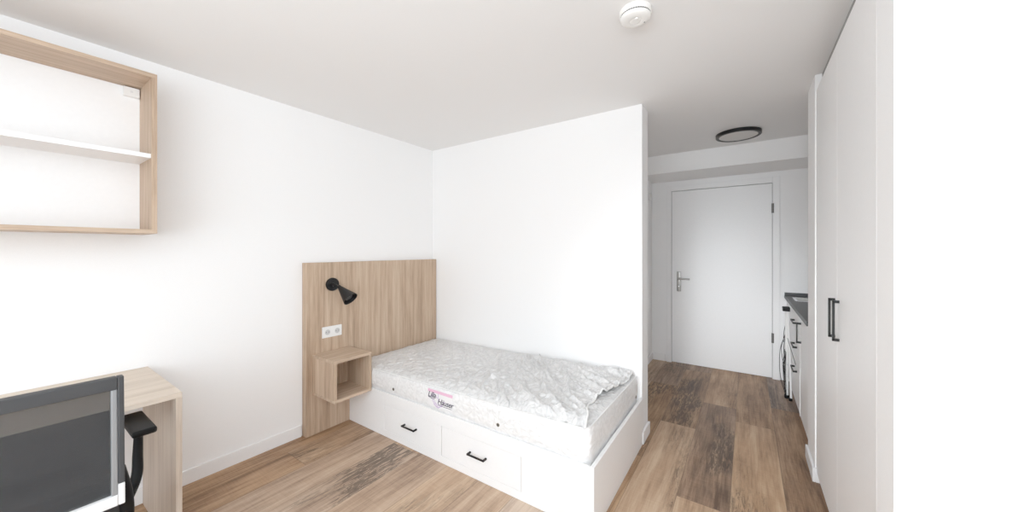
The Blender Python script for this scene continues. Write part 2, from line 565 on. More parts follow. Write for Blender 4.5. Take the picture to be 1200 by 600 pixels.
lathe(bm, [(.0085, -.0462), (.0085, -.049), (.006, -.050)], (-.385, 1.517, ZC), (0, 0, 1), 24)
obj('test_button', bm, 'warm_plastic', t, smooth=True)
bm = B()
lathe(bm, [(.004, -.040), (.004, -.0455)], (-.365, 1.560, ZC), (0, 0, 1), 14)
obj('indicator', bm, 'charcoal', t)

LX, LY = -.062, 3.640
t = thing('ceiling_lamp', 'flat round ceiling lamp with black ring in the hallway', 'lamp', (LX, LY, ZC))
bm = B()
lathe(bm, [(.165, 0), (.170, -.001), (.170, -.026), (.167, -.029), (.146, -.029), (.145, -.026), (.145, -.018)], (LX, LY, ZC), (0, 0, 1), 72)
obj('ring', bm, 'black', t, smooth=True)
bm = B()
lathe(bm, [(.1449, -.019), (.1449, -.0255), (.10, -.0275), (0, -.028)], (LX, LY, ZC), (0, 0, 1), 72)
obj('diffuser', bm, 'diffuser', t, smooth=True)

# small white box high on the hallway wall by the door
t = thing('wall_box', 'small white box high on the hallway left wall', 'wall box', (XH, 4.42, 1.98))
obj('box_body', box(B(), XH, XH + .022, 4.385, 4.455, 1.955, 2.025, .004), 'white_plastic', t)
obj('box_cover', box(B(), XH + .022, XH + .028, 4.391, 4.449, 1.961, 2.019, .003), 'white_plastic', t)

# ------------------------------------------------------------------ headboard panel with fittings
HX = -2.626
hb = obj('headboard_panel', box(B(), XL + .0006, HX, 1.2595, YB - .008, 0.0, 1.2565, .0015), 'oak')
tag(hb, 'tall light oak panel on the wall at the bed head', 'headboard')

# spot lamp
LP = Vector((HX, 1.447, 1.089))
t = thing('wall_lamp', 'black adjustable cone wall lamp on the oak panel', 'lamp', LP)
bm = B()
lathe(bm, [(.046, 0), (.050, .003), (.050, .014), (.047, .018), (.014, .019), (.012, .028), (0, .029)], LP, (1, 0, 0), 44)
obj('wall_plate', bm, 'black', t, smooth=True)
J = Vector((-2.560, 1.466, 1.073))
bm = B()
tube(bm, [LP + Vector((.02, 0, 0)), LP + Vector((.045, .004, -.004)), J], .0075, 12)
lathe(bm, [(0, -.014), (.008, -.0115), (.0135, -.004), (.0135, .004), (.008, .0115), (0, .014)], J, (.2, .3, 1), 20)
obj('joint', bm, 'black', t, smooth=True)
mouth = J + Vector((.103, .031, -.090))
ax = (mouth - J)
LN = ax.length
bm = B()
lathe(bm, [(.010, .0), (.0145, .004), (.0155, .012), (.019, .020), (.056, LN), (.0545, LN), (.0545, LN - .001), (.018, .024), (0, .023)], J, ax, 44, cap0=True, cap1=False)
obj('lamp_shade', bm, 'black', t, smooth=True)
bm = B()
axn = ax.normalized()
lathe(bm, [(.0145, .025), (.0145, LN - .05), (.028, LN - .022), (.028, LN - .018), (.022, LN - .014), (0, LN - .012)], J, ax, 32)
obj('bulb', bm, 'charcoal', t, smooth=True)

# double socket
t = thing('double_socket', 'white double power socket on the oak panel', 'socket', (HX, 1.446, .732))
obj('frame', box(B(), HX, HX + .009, 1.371, 1.521, .691, .773, .003), 'white_plastic', t)
for yc in (1.4085, 1.4835):
    bm = B()
    box(bm, HX + .009, HX + .0115, yc - .0275, yc + .0275, .7045, .7595, .002)
    ins = obj('socket_insert', bm, 'white_plastic', t)
    bm = B()
    lathe(bm, [(.0215, .0117), (.0195, .0122), (.0185, .0117)], (HX, yc, .732), (1, 0, 0), 36, cap0=False, cap1=False)
    obj('socket_rim', bm, 'silver', ins, smooth=True)
    bm = B()
    lathe(bm, [(.0185, .01165), (0, .01165)], (HX, yc, .732), (1, 0, 0), 36, cap0=False)
    obj('socket_well', bm, plain('socket_well_grey', (.55, .55, .55), .5), ins)
    for dy in (-.0095, .0095):
        bm = B()
        lathe(bm, [(.0028, .0117), (.0028, .0123)], (HX, yc + dy, .732), (1, 0, 0), 12)
        obj('pin_hole', bm, 'charcoal', ins)

# cube shelf (bedside)
t = thing('bedside_cube_shelf', 'open light oak cube shelf mounted on the panel beside the bed', 'bedside shelf', (HX, 1.4455, .2975))
X0, X1, Y0, Y1, Z0, Z1, T = HX, -2.334, 1.302, 1.5885, .298, .587, .020
obj('top_panel', box(B(), X0, X1, Y0, Y1, Z1 - T, Z1, .0012), 'oak_y', t)
obj('bottom_panel', box(B(), X0, X1, Y0, Y1, Z0, Z0 + T, .0012), 'oak_y', t)
obj('side_panel', box(B(), X0, X1, Y0, Y0 + T, Z0 + T, Z1 - T, .0008), 'oak', t)
obj('side_panel', box(B(), X0, X1, Y1 - T, Y1, Z0 + T, Z1 - T, .0008), 'oak', t)
obj('back_panel', box(B(), X0, X0 + .008, Y0 + T, Y1 - T, Z0 + T, Z1 - T), 'oak', t)

# ------------------------------------------------------------------ bed
YF, XF0, XF1, ZR = 1.590, HX, -.600, .316
t = thing('bed_frame', 'white bed base with two drawers between oak panel and hallway', 'bed', ((XF0 + XF1) / 2, 2.05, 0))
bm = B()
box(bm, XF0, -2.189, YF, YF + .010, 0, ZR, .0012)
box(bm, -1.007, XF1 - .02, YF, YF + .010, 0, ZR, .0012)
box(bm, -2.189, -1.007, YF, YF + .010, .234, ZR, .0012)
box(bm, -2.189, -1.007, YF, YF + .010, 0, .046, .0012)
obj('front_panel', bm, 'lacquer', t)
obj('foot_panel', box(B(), XF1 - .02, XF1, YF, YB - .004, 0, ZR, .0015), 'lacquer', t)
obj('back_panel', box(B(), XF0, XF1 - .02, YB - .024, YB - .004, 0, .286), 'lacquer', t)
obj('mattress_base', box(B(), XF0, XF1 - .02, YF + .02, YB - .024, .27, .286), 'lacquer', t)
for xa, xb in ((-2.1875, -1.6085), (-1.6055, -1.0085)):
    dr = obj('drawer', box(B(), xa + .0012, xb - .0012, YF + .0005, YF + .0100, .0475, .2325, .0015), 'lacquer', t)
    bm = B()
    box(bm, xa + .004, xb - .004, YF + .0101, YF + .012, .046, .234)
    obj('drawer_shadow_gap', bm, 'gap', dr)
    xc = (xa + xb) / 2
    bm = B()
    box(bm, xc - .064, xc + .064, YF - .032, YF - .023, .142, .151, .002)
    for s in (-1, 1):
        box(bm, xc + s * .059 - .005, xc + s * .059 + .005, YF - .0315, YF + .0006, .1415, .1515, .001)
    obj('handle', bm, 'black', dr, label='black bar handle')

# mattress ------------------------------------------------------------
MX0, MX1, MY0, MY1, MZ0 = -2.612, -.634, 1.606, 2.524, .2875
mt = thing('mattress', 'white quilted mattress on the bed, wrinkled top cover', 'mattress', ((MX0 + MX1) / 2, (MY0 + MY1) / 2, MZ0))

def edge_z(x, y):
    f = (x - MX0) / (MX1 - MX0)
    g = (y - MY0) / (MY1 - MY0)
    return .447 + .034 * f - .012 * f * g

def outline(inset, n=7, r=.045):
    r = max(r - inset, .005)
    x0, x1, y0, y1 = MX0 + inset, MX1 - inset, MY0 + inset, MY1 - inset
    pts = []
    for cx, cy, a0 in ((x0 + r, y0 + r, 180), (x1 - r, y0 + r, 270), (x1 - r, y1 - r, 0), (x0 + r, y1 - r, 90)):
        for k in range(n + 1):
            a = math.radians(a0 + 90 * k / n)
            pts.append(Vector((cx + r * math.cos(a), cy + r * math.sin(a), 0)))
    # densify
    out = []
    m = len(pts)
    for i in range(m):
        a, b = pts[i], pts[(i + 1) % m]
        k = max(1, int((b - a).length / .012))
        for j in range(k):
            out.append(a.lerp(b, j / k))
    return out

# side band
ol = outline(0.0)
bm = B()
NB = 16
rings = []
cen = Vector(((MX0 + MX1) / 2, (MY0 + MY1) / 2, 0))
for j in range(NB + 1):
    f = j / NB
    ring = []
    for p in ol:
        zt = edge_z(p.x, p.y)
        z = MZ0 + (zt - MZ0) * f
        zz = max(0.0, min(1.0, (z - .315) / .03))
        bul = zz * (.004 + .006 * math.sin(math.pi * f)) - .007 * max(0.0, (f - .82) / .18) ** 2
        puck = zz * .0030 * math.sin(math.pi * f) * noise.noise(Vector((p.x * 7, p.y * 7, f * 1.5)))
        n = Vector((1 if p.x > MX1 - .046 and p.x > cen.x else (-1 if p.x < MX0 + .046 else 0),
                    1 if p.y > MY1 - .046 else (-1 if p.y < MY0 + .046 else 0), 0))
        if n.length > 0:
            n.normalize()
        q = p + n * (bul + puck)
        ring.append(bm.verts.new((q.x, q.y, z)))
    rings.append(ring)
m_ = len(ol)
for j in range(NB):
    for k in range(m_):
        bm.faces.new((rings[j][k], rings[j][(k + 1) % m_], rings[j + 1][(k + 1) % m_], rings[j + 1][k]))
bm.faces.new(list(reversed(rings[0])))
obj('side_band', bm, 'jacquard', mt, smooth='all')

# piping round the upper rim and the lower rim
bm = B()
tube(bm, [(p.x, p.y, edge_z(p.x, p.y) + .001) for p in outline(.002)], .0048, 8, closed=True)
obj('piping', bm, 'piping', mt, smooth='all')

# quilted top
def top_height(x, y):
    dx = min(x - MX0, MX1 - x); dy = min(y - MY0, MY1 - y)
    dd = max(0.0, min(dx, dy))
    c = 1 - math.exp(-dd / .045)
    crown = .016 * c
    a, b = (x + y) / .105, (x - y * .9) / .105
    q = abs(math.sin(math.pi * a / 1.0) * math.sin(math.pi * b / 1.0)) ** .5
    return edge_z(x, y) + crown + .0075 * q * c

bm = B()
def topf(u, v):
    x = MX0 + .004 + (MX1 - MX0 - .008) * u
    y = MY0 + .004 + (MY1 - MY0 - .008) * v
    # rounded corners in plan
    r = .045
    cx = min(max(x, MX0 + r), MX1 - r); cy = min(max(y, MY0 + r), MY1 - r)
    if x != cx and y != cy:
        dv = Vector((x - cx, y - cy))
        mxd = max(abs(dv.x), abs(dv.y)) / dv.length
        dv *= mxd * .97
        x, y = cx + dv.x, cy + dv.y
    return (x, y, top_height(x, y))
grid(bm, topf, 230, 110)
obj('quilted_top', bm, 'quilt', mt, smooth='all')

# loose wrinkled cover lying over the top, its end rolled short of the foot
def foot_edge(v):
    # x of the cover end for v = 0 (room side) .. 1 (wall side)
    ctrl = [(-.010, -.650), (.06, -.662), (.14, -.690), (.24, -.722), (.36, -.716), (.48, -.690), (.62, -.668), (.80, -.655), (1.0, -.660)]
    for (a, xa), (b, xb) in zip(ctrl, ctrl[1:]):
        if v <= b:
            t_ = (v - a) / (b - a)
            t_ = t_ * t_ * (3 - 2 * t_)
            return xa + (xb - xa) * t_
    return ctrl[-1][1]

def ridged(p):
    return 1 - abs(noise.noise(p)) * 2

def wrinkle(x, y):
    f = (x - MX0) / (MX1 - MX0)
    w = min(1.0, max(0.0, (f - .33) / .42))
    w = w * w * (3 - 2 * w)
    ang = math.radians(-48)
    # creases fan out from the room side foot corner
    a = x * math.cos(ang) + y * math.sin(ang)
    b = -x * math.sin(ang) + y * math.cos(ang)
    wob = noise.noise(Vector((x * 2.3, y * 2.3, 1.7))) * .10
    r1 = max(0, ridged(Vector((a * 1.6, (b + wob) * 8.0, 2.0)))) ** 5
    r2 = max(0, ridged(Vector((a * 3.0 + 4, (b + wob * .6) * 15.0, 9.0)))) ** 5
    r3 = max(0, ridged(Vector((x * 9.0, y * 16.0 + x * 5, 5.0)))) ** 3
    r4 = max(0, ridged(Vector((x * 6.0 + y * 3, y * 9.0, 15.0)))) ** 4
    h = w * (.028 * r1 + .018 * r2) + (.25 + .75 * w) * .007 * r3 + (.35 + .65 * (1 - w)) * .005 * r4
    return h

CX0 = MX0 + .012
def coverf(u, v):
    x1 = foot_edge(v)
    x = CX0 + (x1 - CX0) * u
    y = MY0 - .001 + (MY1 - MY0 - .010) * v
    yq = max(y, MY0 + .004)
    z = top_height(min(max(x, MX0 + .004), MX1), yq)
    w = wrinkle(x, y)
    e = min(1.0, min(v, 1 - v) / .05)
    # front hem hangs slightly over the rim
    z += .003 + w * (.35 + .65 * e)
    if v < .02:
        z -= (.02 - v) / .02 * .006
        y -= (.02 - v) / .02 * .006 + .003 * noise.noise(Vector((x * 9, 3, 1)))
    f = 1 - u
    if f < .02:                     # rolled end
        z += .006 * math.sin(math.pi * min(1, f / .02 + .1))
        if f < .004:
            z -= .008
    return (x, y, z)
bm = B()
grid(bm, coverf, 300, 140)
cov = obj('top_cover', bm, 'quilt', mt, smooth='all', label='thin loose wrinkled cover over the mattress top')
bm = B()
pts = []
for k in range(60):
    v = k / 59
    x = foot_edge(v)
    p = coverf(1.0, v)
    pts.append((x + .001, p[1], p[2] + .006))
tube(bm, pts, .0058, 8)
obj('rolled_hem', bm, 'piping', cov, smooth='all')

# air vents
for x, z in ((-2.09, .358), (-1.168, .361)):
    bm = B()
    lathe(bm, [(.0105, -.002), (.0105, .002), (.0080, .0036), (.0055, .002)], (x, MY0 - .0085, z), (0, -1, 0), 20)
    e = obj('air_vent', bm, 'bronze', mt, smooth=True, label='small round metal air vent')
    bm = B()
    lathe(bm, [(.0058, .0018), (.0058, .0026)], (x, MY0 - .0085, z), (0, -1, 0), 16)
    obj('vent_hole', bm, 'charcoal', e)
bm = B()
lathe(bm, [(.0105, -.002), (.0105, .002), (.0080, .0036), (.0055, .002)], (MX1 + .0085, 2.44, .352), (1, 0, 0), 20)
e = obj('air_vent', bm, 'bronze', mt, smooth=True, label='small round metal air vent')
bm = B()
lathe(bm, [(.0058, .0018), (.0058, .0026)], (MX1 + .0085, 2.44, .352), (1, 0, 0), 16)
obj('vent_hole', bm, 'charcoal', e)

# sewn-on maker's label
TX0, TX1, TZ0, TZ1, TY = -1.735, -1.512, .338, .449, MY0 - .0125
bm = B()
box(bm, TX0, TX1, TY, TY + .004, TZ0, TZ1)
tg = obj('cloth_tag', bm, 'tag', mt, label='white cloth tag with pink band and script lettering')
obj('pink_band', box(B(), TX0 + .004, TX1 - .002, TY - .0008, TY + .001, TZ1 - .020, TZ1 - .002), 'pink', tg)
def poly_strip(bm, pts, w, y):
    for a, b in zip(pts, pts[1:]):
        a = Vector((a[0], a[1])); b = Vector((b[0], b[1]))
        d_ = (b - a).normalized(); n_ = Vector((-d_.y, d_.x)) * w / 2
        vs = [bm.verts.new((p.x, y, p.y)) for p in (a - n_, b - n_, b + n_, a + n_)]
        bm.faces.new(vs)
bm = B()
cx, cz = -1.640, .385
poly_strip(bm, [(cx - .062, cz + .028), (cx - .050, cz - .004), (cx - .025, cz - .036), (cx, cz - .046)], .0045, TY - .0006)
poly_strip(bm, [(cx - .046, cz + .030), (cx - .030, cz - .010), (cx - .004, cz - .040)], .0035, TY - .0006)
poly_strip(bm, [(cx, cz - .046), (cx + .03, cz - .028), (cx + .058, cz + .006)], .0045, TY - .0006)
poly_strip(bm, [(cx + .002, cz + .044), (cx + .004, cz + .010), (cx - .002, cz - .040)], .0035, TY - .0006)
poly_strip(bm, [(cx - .062, cz + .028), (cx - .044, cz + .042), (cx - .024, cz + .034), (cx - .004, cz + .012)], .0035, TY - .0006)
for k in range(7):
    poly_strip(bm, [(cx - .040 + k * .012, cz - .012 - .003 * k % .01), (cx - .034 + k * .011, cz - .034)], .0022, TY - .0005)
obj('violet_motif', bm, 'violet', tg)
def lettering(txt, size, x, z, name):
    cu = bpy.data.curves.new(name + '_curve', 'FONT')
    cu.body = txt; cu.size = size; cu.shear = .35; cu.offset = .0006; cu.space_character = .92
    tmp = bpy.data.objects.new(name + '_tmp', cu)
    COL.objects.link(tmp)
    bpy.context.view_layer.update()
    dg = bpy.context.evaluated_depsgraph_get()
    me = bpy.data.meshes.new_from_object(tmp.evaluated_get(dg))
    bpy.data.objects.remove(tmp)
    bpy.data.curves.remove(cu)
    b2 = B(); b2.from_mesh(me); bpy.data.meshes.remove(me)
    for v in b2.verts:
        v.co = Vector((x + v.co.x, TY - .0012, z + v.co.y))
    return obj(name, b2, 'ink', tg)
lettering('Lilia', .052, -1.734, .396, 'lettering')
lettering('H\u00e4user', .050, -1.646, .366, 'lettering')
bm = B()
poly_strip(bm, [(-1.728, .394), (-1.70, .389), (-1.672, .388)], .0035, TY - .0012)
obj('underline', bm, 'ink', tg)
bm = B()
poly_strip(bm, [(-1.640, .360), (-1.58, .357), (-1.520, .358)], .0030, TY - .0012)
obj('underline', bm, 'ink', tg)

# ------------------------------------------------------------------ desk
DYR, DXF, DZT, DT = .470, -2.070, .7225, .022
DYL = -.95
t = thing('desk', 'light oak desk coloured as brightly lit, with slab side panel against the left wall', 'desk', ((XL + DXF) / 2, (DYL + DYR) / 2, 0))
obj('tabletop', box(B(), XL + .002, DXF, DYL, DYR, DZT - DT, DZT, .0015), 'desk_y', t)
obj('side_panel', box(B(), XL + .015, DXF, DYR - .021, DYR, 0, DZT - DT, .0012), 'desk_z', t)
obj('side_panel', box(B(), XL + .015, DXF, DYL, DYL + .021, 0, DZT - DT, .0012), 'desk_z', t)

# ------------------------------------------------------------------ wall shelf
SX, SY0, SY1, SZ0, SZ1, T = -2.424, -.36, .458, 1.431, 2.218, .020
t = thing('wall_shelf', 'open oak framed wall shelf with white back above the desk', 'shelf', (XL, (SY0 + SY1) / 2, SZ0))
obj('top_panel', box(B(), XL + .001, SX, SY0, SY1, SZ1 - T, SZ1, .001), 'oak_y', t)
obj('bottom_panel', box(B(), XL + .001, SX, SY0, SY1, SZ0, SZ0 + T, .001), 'oak_y', t)
obj('side_panel', box(B(), XL + .001, SX, SY1 - T, SY1, SZ0 + T, SZ1 - T, .001), 'oak', t)
obj('side_panel', box(B(), XL + .001, SX, SY0, SY0 + T, SZ0 + T, SZ1 - T, .001), 'oak', t)
obj('back_panel', box(B(), XL + .001, XL + .012, SY0 + T, SY1 - T, SZ0 + T, SZ1 - T), 'lacquer', t, label='white back panel')
obj('shelf_board', box(B(), XL + .012, SX - .012, SY0 + T, SY1 - T, 1.803, 1.824, .001), 'lacquer', t, label='white shelf board')
for y0 in (SY1 - T - .062, SY0 + T + .004):
    hg = obj('hanging_bracket', box(B(), XL + .012, XL + .040, y0, y0 + .058, SZ1 - T - .052, SZ1 - T - .006, .003), 'white_plastic', t)
    obj('bracket_screw', box(B(), XL + .040, XL + .042, y0 + .024, y0 + .034, SZ1 - T - .034, SZ1 - T - .024), 'silver', hg)

# ------------------------------------------------------------------ office chair
CC = Vector((-1.80, .020, 0))
t = thing('office_chair', 'black mesh office chair with armrests pulled up to the desk', 'chair', CC)
BXT, BXB = -1.536, -1.520        # backrest plane, top and bottom
HWD, ZB0, ZB1 = .2000, .606, .976
def bx_at(z):
    f = (z - ZB0) / (ZB1 - ZB0)
    return BXB + (BXT - BXB) * f
def slab(bm, y0, y1, z0, z1, dx0, dx1, bev=.003):
    g0 = len(bm.verts)
    pre = set(bm.verts)
    box(bm, dx0, dx1, y0, y1, z0, z1, bev)
    for v in bm.verts:
        if v not in pre:
            v.co.x += bx_at(v.co.z)
yc = CC.y
bm = B()
W_, RW = .0135, .013
slab(bm, yc - HWD, yc - HWD + W_, ZB0 + .06, ZB1, -.028, 0)
slab(bm, yc + HWD - W_, yc + HWD, ZB0 + .06, ZB1, -.028, 0)
slab(bm, yc - HWD + W_, yc + HWD - W_, ZB1 - .036, ZB1, -.028, 0)
back = obj('backrest_frame', bm, 'charcoal', t)
bm = B()
slab(bm, yc - HWD, yc - HWD + W_, ZB0, ZB0 + .06, -.029, .001)
slab(bm, yc + HWD - W_, yc + HWD, ZB0, ZB0 + .06, -.029, .001)
slab(bm, yc - HWD + W_, yc + HWD - W_, ZB0, ZB0 + .030, -.029, .001)
obj('frame_foot', bm, 'silver', back, label='silver lower edge of the backrest frame')
bm = B()
slab(bm, yc - HWD + W_, yc - HWD + W_ + RW, ZB0 + .03, ZB1 - .036, -.024, -.002)
obj('inner_rail', bm, 'grey_rail', back, label='grey metallic inner rail')
bm = B()
slab(bm, yc + HWD - W_ - RW, yc + HWD - W_, ZB0 + .03, ZB1 - .036, -.024, -.002)
obj('inner_rail', bm, 'grey_rail', back, label='grey metallic inner rail')
bm = B()
slab(bm, yc - HWD + W_ + RW, yc + HWD - W_ - RW, ZB0 + .03, ZB1 - .036, -.014, -.012, 0)
obj('mesh_panel', bm, 'meshfab', back, label='see-through dark mesh')
# lumbar support bar with slats seen through the mesh
bm = B()
slab(bm, yc - HWD + W_ + RW, yc + HWD - W_ - RW, .64, .878, -.028, -.026, 0)
obj('lumbar_mesh', bm, 'meshfab', back, label='second darker mesh layer behind the backrest')
bm = B()
slab(bm, yc - .13, yc + .13, .70, .745, -.050, -.030, .006)
for k in range(3):
    slab(bm, yc - .15, yc + .15, .655 - k * .022, .662 - k * .022, -.045, -.036, .002)
obj('lumbar_support', bm, 'black_plastic', back)
# spine from under the seat up to the backrest
for s in (-1, 1):
    bm = B()
    tube(bm, smooth_path([(-1.86, yc + s * .10, .405), (-1.68, yc + s * .14, .402), (-1.585, yc + s * .190, .44), (-1.565, yc + s * .208, .52), (-1.558, yc + s * .206, .61), (-1.556, yc + s * .190, .70)], 8),
         [.016] * 41, 12)
    obj('backrest_bracket', bm, 'black_plastic', t, smooth=True)
# seat
bm = B()
def seat_shape(u, v, top):
    x = -1.585 - .475 * u
    w = .235 - .02 * max(0, u - .7) / .3
    y = yc + (v * 2 - 1) * w
    e = min(u, 1 - u, v, 1 - v)
    rnd = 1 - max(0, 1 - e / .08) ** 2
    z = .445 + (.038 * rnd if top else -.035 * rnd)
    if top:
        z -= .03 * max(0, u - .75) ** 2 * 8
        z += .006 * math.sin(math.pi * v)
    return (x, y, z)
grid(bm, lambda u, v: seat_shape(u, v, True), 24, 24)
grid(bm, lambda u, v: seat_shape(u, v, False), 24, 24)
bmesh.ops.remove_doubles(bm, verts=bm.verts, dist=.0005)
obj('seat', bm, 'seatfab', t, smooth=True)
obj('tilt_mechanism', box(B(), -1.93, -1.68, yc - .09, yc + .09, .345, .412, .012, 3), 'black_plastic', t)
# armrests
for s in (1, -1):
    yp = yc + s * .304
    bm = B()
    ca = bm
    box(ca, -2.133, -1.888, yp - .034, yp + .034, .647, .671, .010, 4)
    obj('armrest_pad', ca, 'black_plastic', t, smooth=True)
    bm = B()
    P = smooth_path([(-1.80, yc + s * .12, .385), (-1.84, yc + s * .22, .392), (-1.92, yc + s * .265, .425), (-1.965, yp - s * .010, .475), (-1.985, yp - s * .004, .55), (-1.992, yp, .652)], 8)
    rad = [.0125 + .004 * math.sin(math.pi * i / (len(P) - 1)) for i in range(len(P))]
    tube(bm, P, rad, 14)
    obj('armrest_post', bm, 'black_plastic', t, smooth=True)
# gas lift and star base
bm = B()
lathe(bm, [(.028, .10), (.028, .24), (.025, .245), (.016, .25), (.016, .35)], CC, (0, 0, 1), 28)
obj('gas_lift', bm, 'black_plastic', t, smooth=True)
bm = B()
lathe(bm, [(.02, .075), (.045, .08), (.045, .115), (.035, .125)], CC, (0, 0, 1), 28)
for k in range(5):
    a = math.radians(20 + 72 * k)
    dr_ = Vector((math.cos(a), math.sin(a), 0))
    tube(bm, [CC + dr_ * .03 + Vector((0, 0, .105)), CC + dr_ * .16 + Vector((0, 0, .098)), CC + dr_ * .29 + Vector((0, 0, .078))], [.026, .021, .016], 12)
obj('star_base', bm, 'black_plastic', t, smooth=True)
for k in range(5):
    a = math.radians(20 + 72 * k)
    dr_ = Vector((math.cos(a), math.sin(a), 0))
    tn = Vector((-dr_.y, dr_.x, 0))
    c = CC + dr_ * .285 + Vector((0, 0, .028))
    bm = B()
    for s in (-1, 1):
        lathe(bm, [(.020, -.009), (.027, -.006), (.028, 0), (.027, .006), (.020, .009)], c + tn * s * .013, tn, 24)
    tube(bm, [c, c + Vector((0, 0, .045))], .008, 10)
    obj('caster', bm, 'black_plastic', t, smooth=True)

# ------------------------------------------------------------------ wardrobe
WX = .337
t = thing('wardrobe', 'tall white built-in wardrobe with two doors', 'wardrobe', (.65, 2.11, 0))
WY0, WYM, WY1, DB, DTOP = 1.543, 2.116, 2.679, .058, 2.279
bm = B()
box(bm, WX + .021, .94, WY0, WY0 + .018, .0, 2.275)
box(bm, WX + .021, .94, WY1 - .018, WY1, .0, 2.275)
box(bm, WX + .021, .94, WY0 + .018, WY1 - .018, 2.257, 2.275)
box(bm, WX + .021, .94, WY0 + .018, WY1 - .018, .058, .076)
box(bm, .93, .94, WY0 + .018, WY1 - .018, .076, 2.257)
obj('carcass', bm, 'lacquer', t)
obj('plinth', box(B(), WX + .045, WX + .063, WY0 + .018, WY1 - .018, 0, .058), 'front', t)
obj('filler_strip', box(B(), WX + .026, WX + .044, WY0, WY1, 2.275, ZC - .001), plain('filler_shadow', (.30, .30, .29), .8), t, label='filler strip above the doors, painted grey as a shadow gap')  # shadow gap under the ceiling painted as dark grey
for y0, y1, hy in ((WY0 + .0015, WYM - .0015, 2.072), (WYM + .0015, WY1 - .001, 2.160)):
    dd = obj('door', box(B(), WX, WX + .019, y0, y1, DB, DTOP, .0015), 'front', t)
    bm = B()
    zc = 1.0385
    box(bm, WX - .024, WX - .015, hy - .005, hy + .005, zc - .090, zc + .090, .0012)
    for s in (-1, 1):
        box(bm, WX - .0235, WX + .0005, hy - .005, hy + .005, zc + s * .084 - .006, zc + s * .084 + .006, .001)
    obj('handle', bm, 'black', dd, label='black bow handle')

# ------------------------------------------------------------------ kitchen run
KX = .345
KY0, KY1 = 2.962, YD - .006
t = thing('kitchen_base_cabinet', 'white kitchen base cabinet with door, below the dark worktop', 'cabinet', (.65, 3.23, 0))
bm = B()
box(bm, KX + .020, .93, KY0, 3.488, .06, .852)
obj('carcass', bm, 'lacquer', t)
obj('plinth', box(B(), KX + .055, KX + .07, KY0, 3.488, 0, .06), 'front', t)
dd = obj('door', box(B(), KX, KX + .019, KY0 + .002, 3.486, .064, .848, .0015), 'front', t)
bm = B()
hy = 3.445
box(bm, KX - .030, KX - .021, hy - .005, hy + .005, .636, .794, .001)
for z in (.643, .787):
    box(bm, KX - .0295, KX + .0005, hy - .006, hy + .006, z - .007, z + .007, .001)
obj('handle', bm, 'black', dd, label='upright black bar handle')

t = thing('kitchen_drawer_cabinet', 'white kitchen drawer cabinet beside the entrance door', 'cabinet', (.65, 4.0, 0))
bm = B()
box(bm, KX + .020, .93, 3.492, 3.510, .06, .852)
box(bm, KX + .020, .93, KY1 - .018, KY1, .06, .852)
box(bm, KX + .020, .93, 3.510, KY1 - .018, .06, .078)
box(bm, .922, .93, 3.510, KY1 - .018, .078, .852)
box(bm, KX + .020, KX + .024, 3.510, KY1 - .018, .834, .852)
obj('carcass', bm, 'lacquer', t)
obj('plinth', box(B(), KX + .055, KX + .07, 3.492, KY1, 0, .06), 'front', t)
for z0, z1, hz in ((.664, .848, .745), (.476, .661, .545), (.064, .473, .345)):
    dr = obj('drawer', box(B(), KX, KX + .019, 3.499, 4.10, z0, z1, .0015), 'front', t)
    bm = B()
    box(bm, KX - .030, KX - .021, 3.70, 3.88, hz - .005, hz + .005, .001)
    for y in (3.706, 3.874):
        box(bm, KX - .0295, KX + .0005, y - .007, y + .007, hz - .007, hz + .007, .001)
    obj('handle', bm, 'black', dr, label='black bar handle')
obj('edge_strip', box(B(), KX - .004, KX + .019, 3.489, 3.498, .064, .430, .001), 'trim', t, label='bright white edge strip')
obj('end_panel', box(B(), KX, KX + .019, 4.103, KY1, .064, .848, .0015), 'front', t)

# worktop with sink cut-out
SKX0, SKX1, SKY0, SKY1 = .386, .80, 4.08, 4.37
ZW0, ZW1 = .853, .883
bm = B()
box(bm, .324, SKX0, KY0, YD - .001, ZW0, ZW1)
box(bm, SKX1, .965, KY0, YD - .001, ZW0, ZW1)
box(bm, SKX0, SKX1, KY0, SKY0, ZW0, ZW1)
box(bm, SKX0, SKX1, SKY1, YD - .001, ZW0, ZW1)
w = obj('worktop', bm, 'stone')
tag(w, 'dark grey kitchen worktop between wall pier and door wall', 'worktop')
u = obj('worktop_upstand', box(B(), .324, .965, KY1 - .016, KY1, ZW1, ZW1 + .030, .001), 'stone')
tag(u, 'dark grey upstand strip on the worktop along the door wall', 'upstand')
t = thing('kitchen_sink', 'inset steel sink in the dark worktop near the door wall', 'sink', ((SKX0 + SKX1) / 2, (SKY0 + SKY1) / 2, ZW1))
bm = B()
r = .018
box(bm, SKX0 - r, SKX1 + r, SKY0 - r, SKY0 + .004, ZW1 + .0005, ZW1 + .005, .001)
box(bm, SKX0 - r, SKX1 + r, SKY1 - .004, SKY1 + r, ZW1 + .0005, ZW1 + .005, .001)
box(bm, SKX0 - r, SKX0 + .004, SKY0 + .004, SKY1 - .004, ZW1 + .0005, ZW1 + .005, .001)
box(bm, SKX1 - .004, SKX1 + r, SKY0 + .004, SKY1 - .004, ZW1 + .0005, ZW1 + .005, .001)
obj('rim', bm, 'chrome', t)
bm = B()
box(bm, SKX0 + .001, SKX0 + .003, SKY0 + .001, SKY1 - .001, .73, ZW1)
box(bm, SKX1 - .003, SKX1 - .001, SKY0 + .001, SKY1 - .001, .73, ZW1)
box(bm, SKX0 + .003, SKX1 - .003, SKY0 + .001, SKY0 + .003, .73, ZW1)
box(bm, SKX0 + .003, SKX1 - .003, SKY1 - .003, SKY1 - .001, .73, ZW1)
box(bm, SKX0 + .003, SKX1 - .003, SKY0 + .003, SKY1 - .003, .73, .732)
obj('basin', bm, 'steel', t)
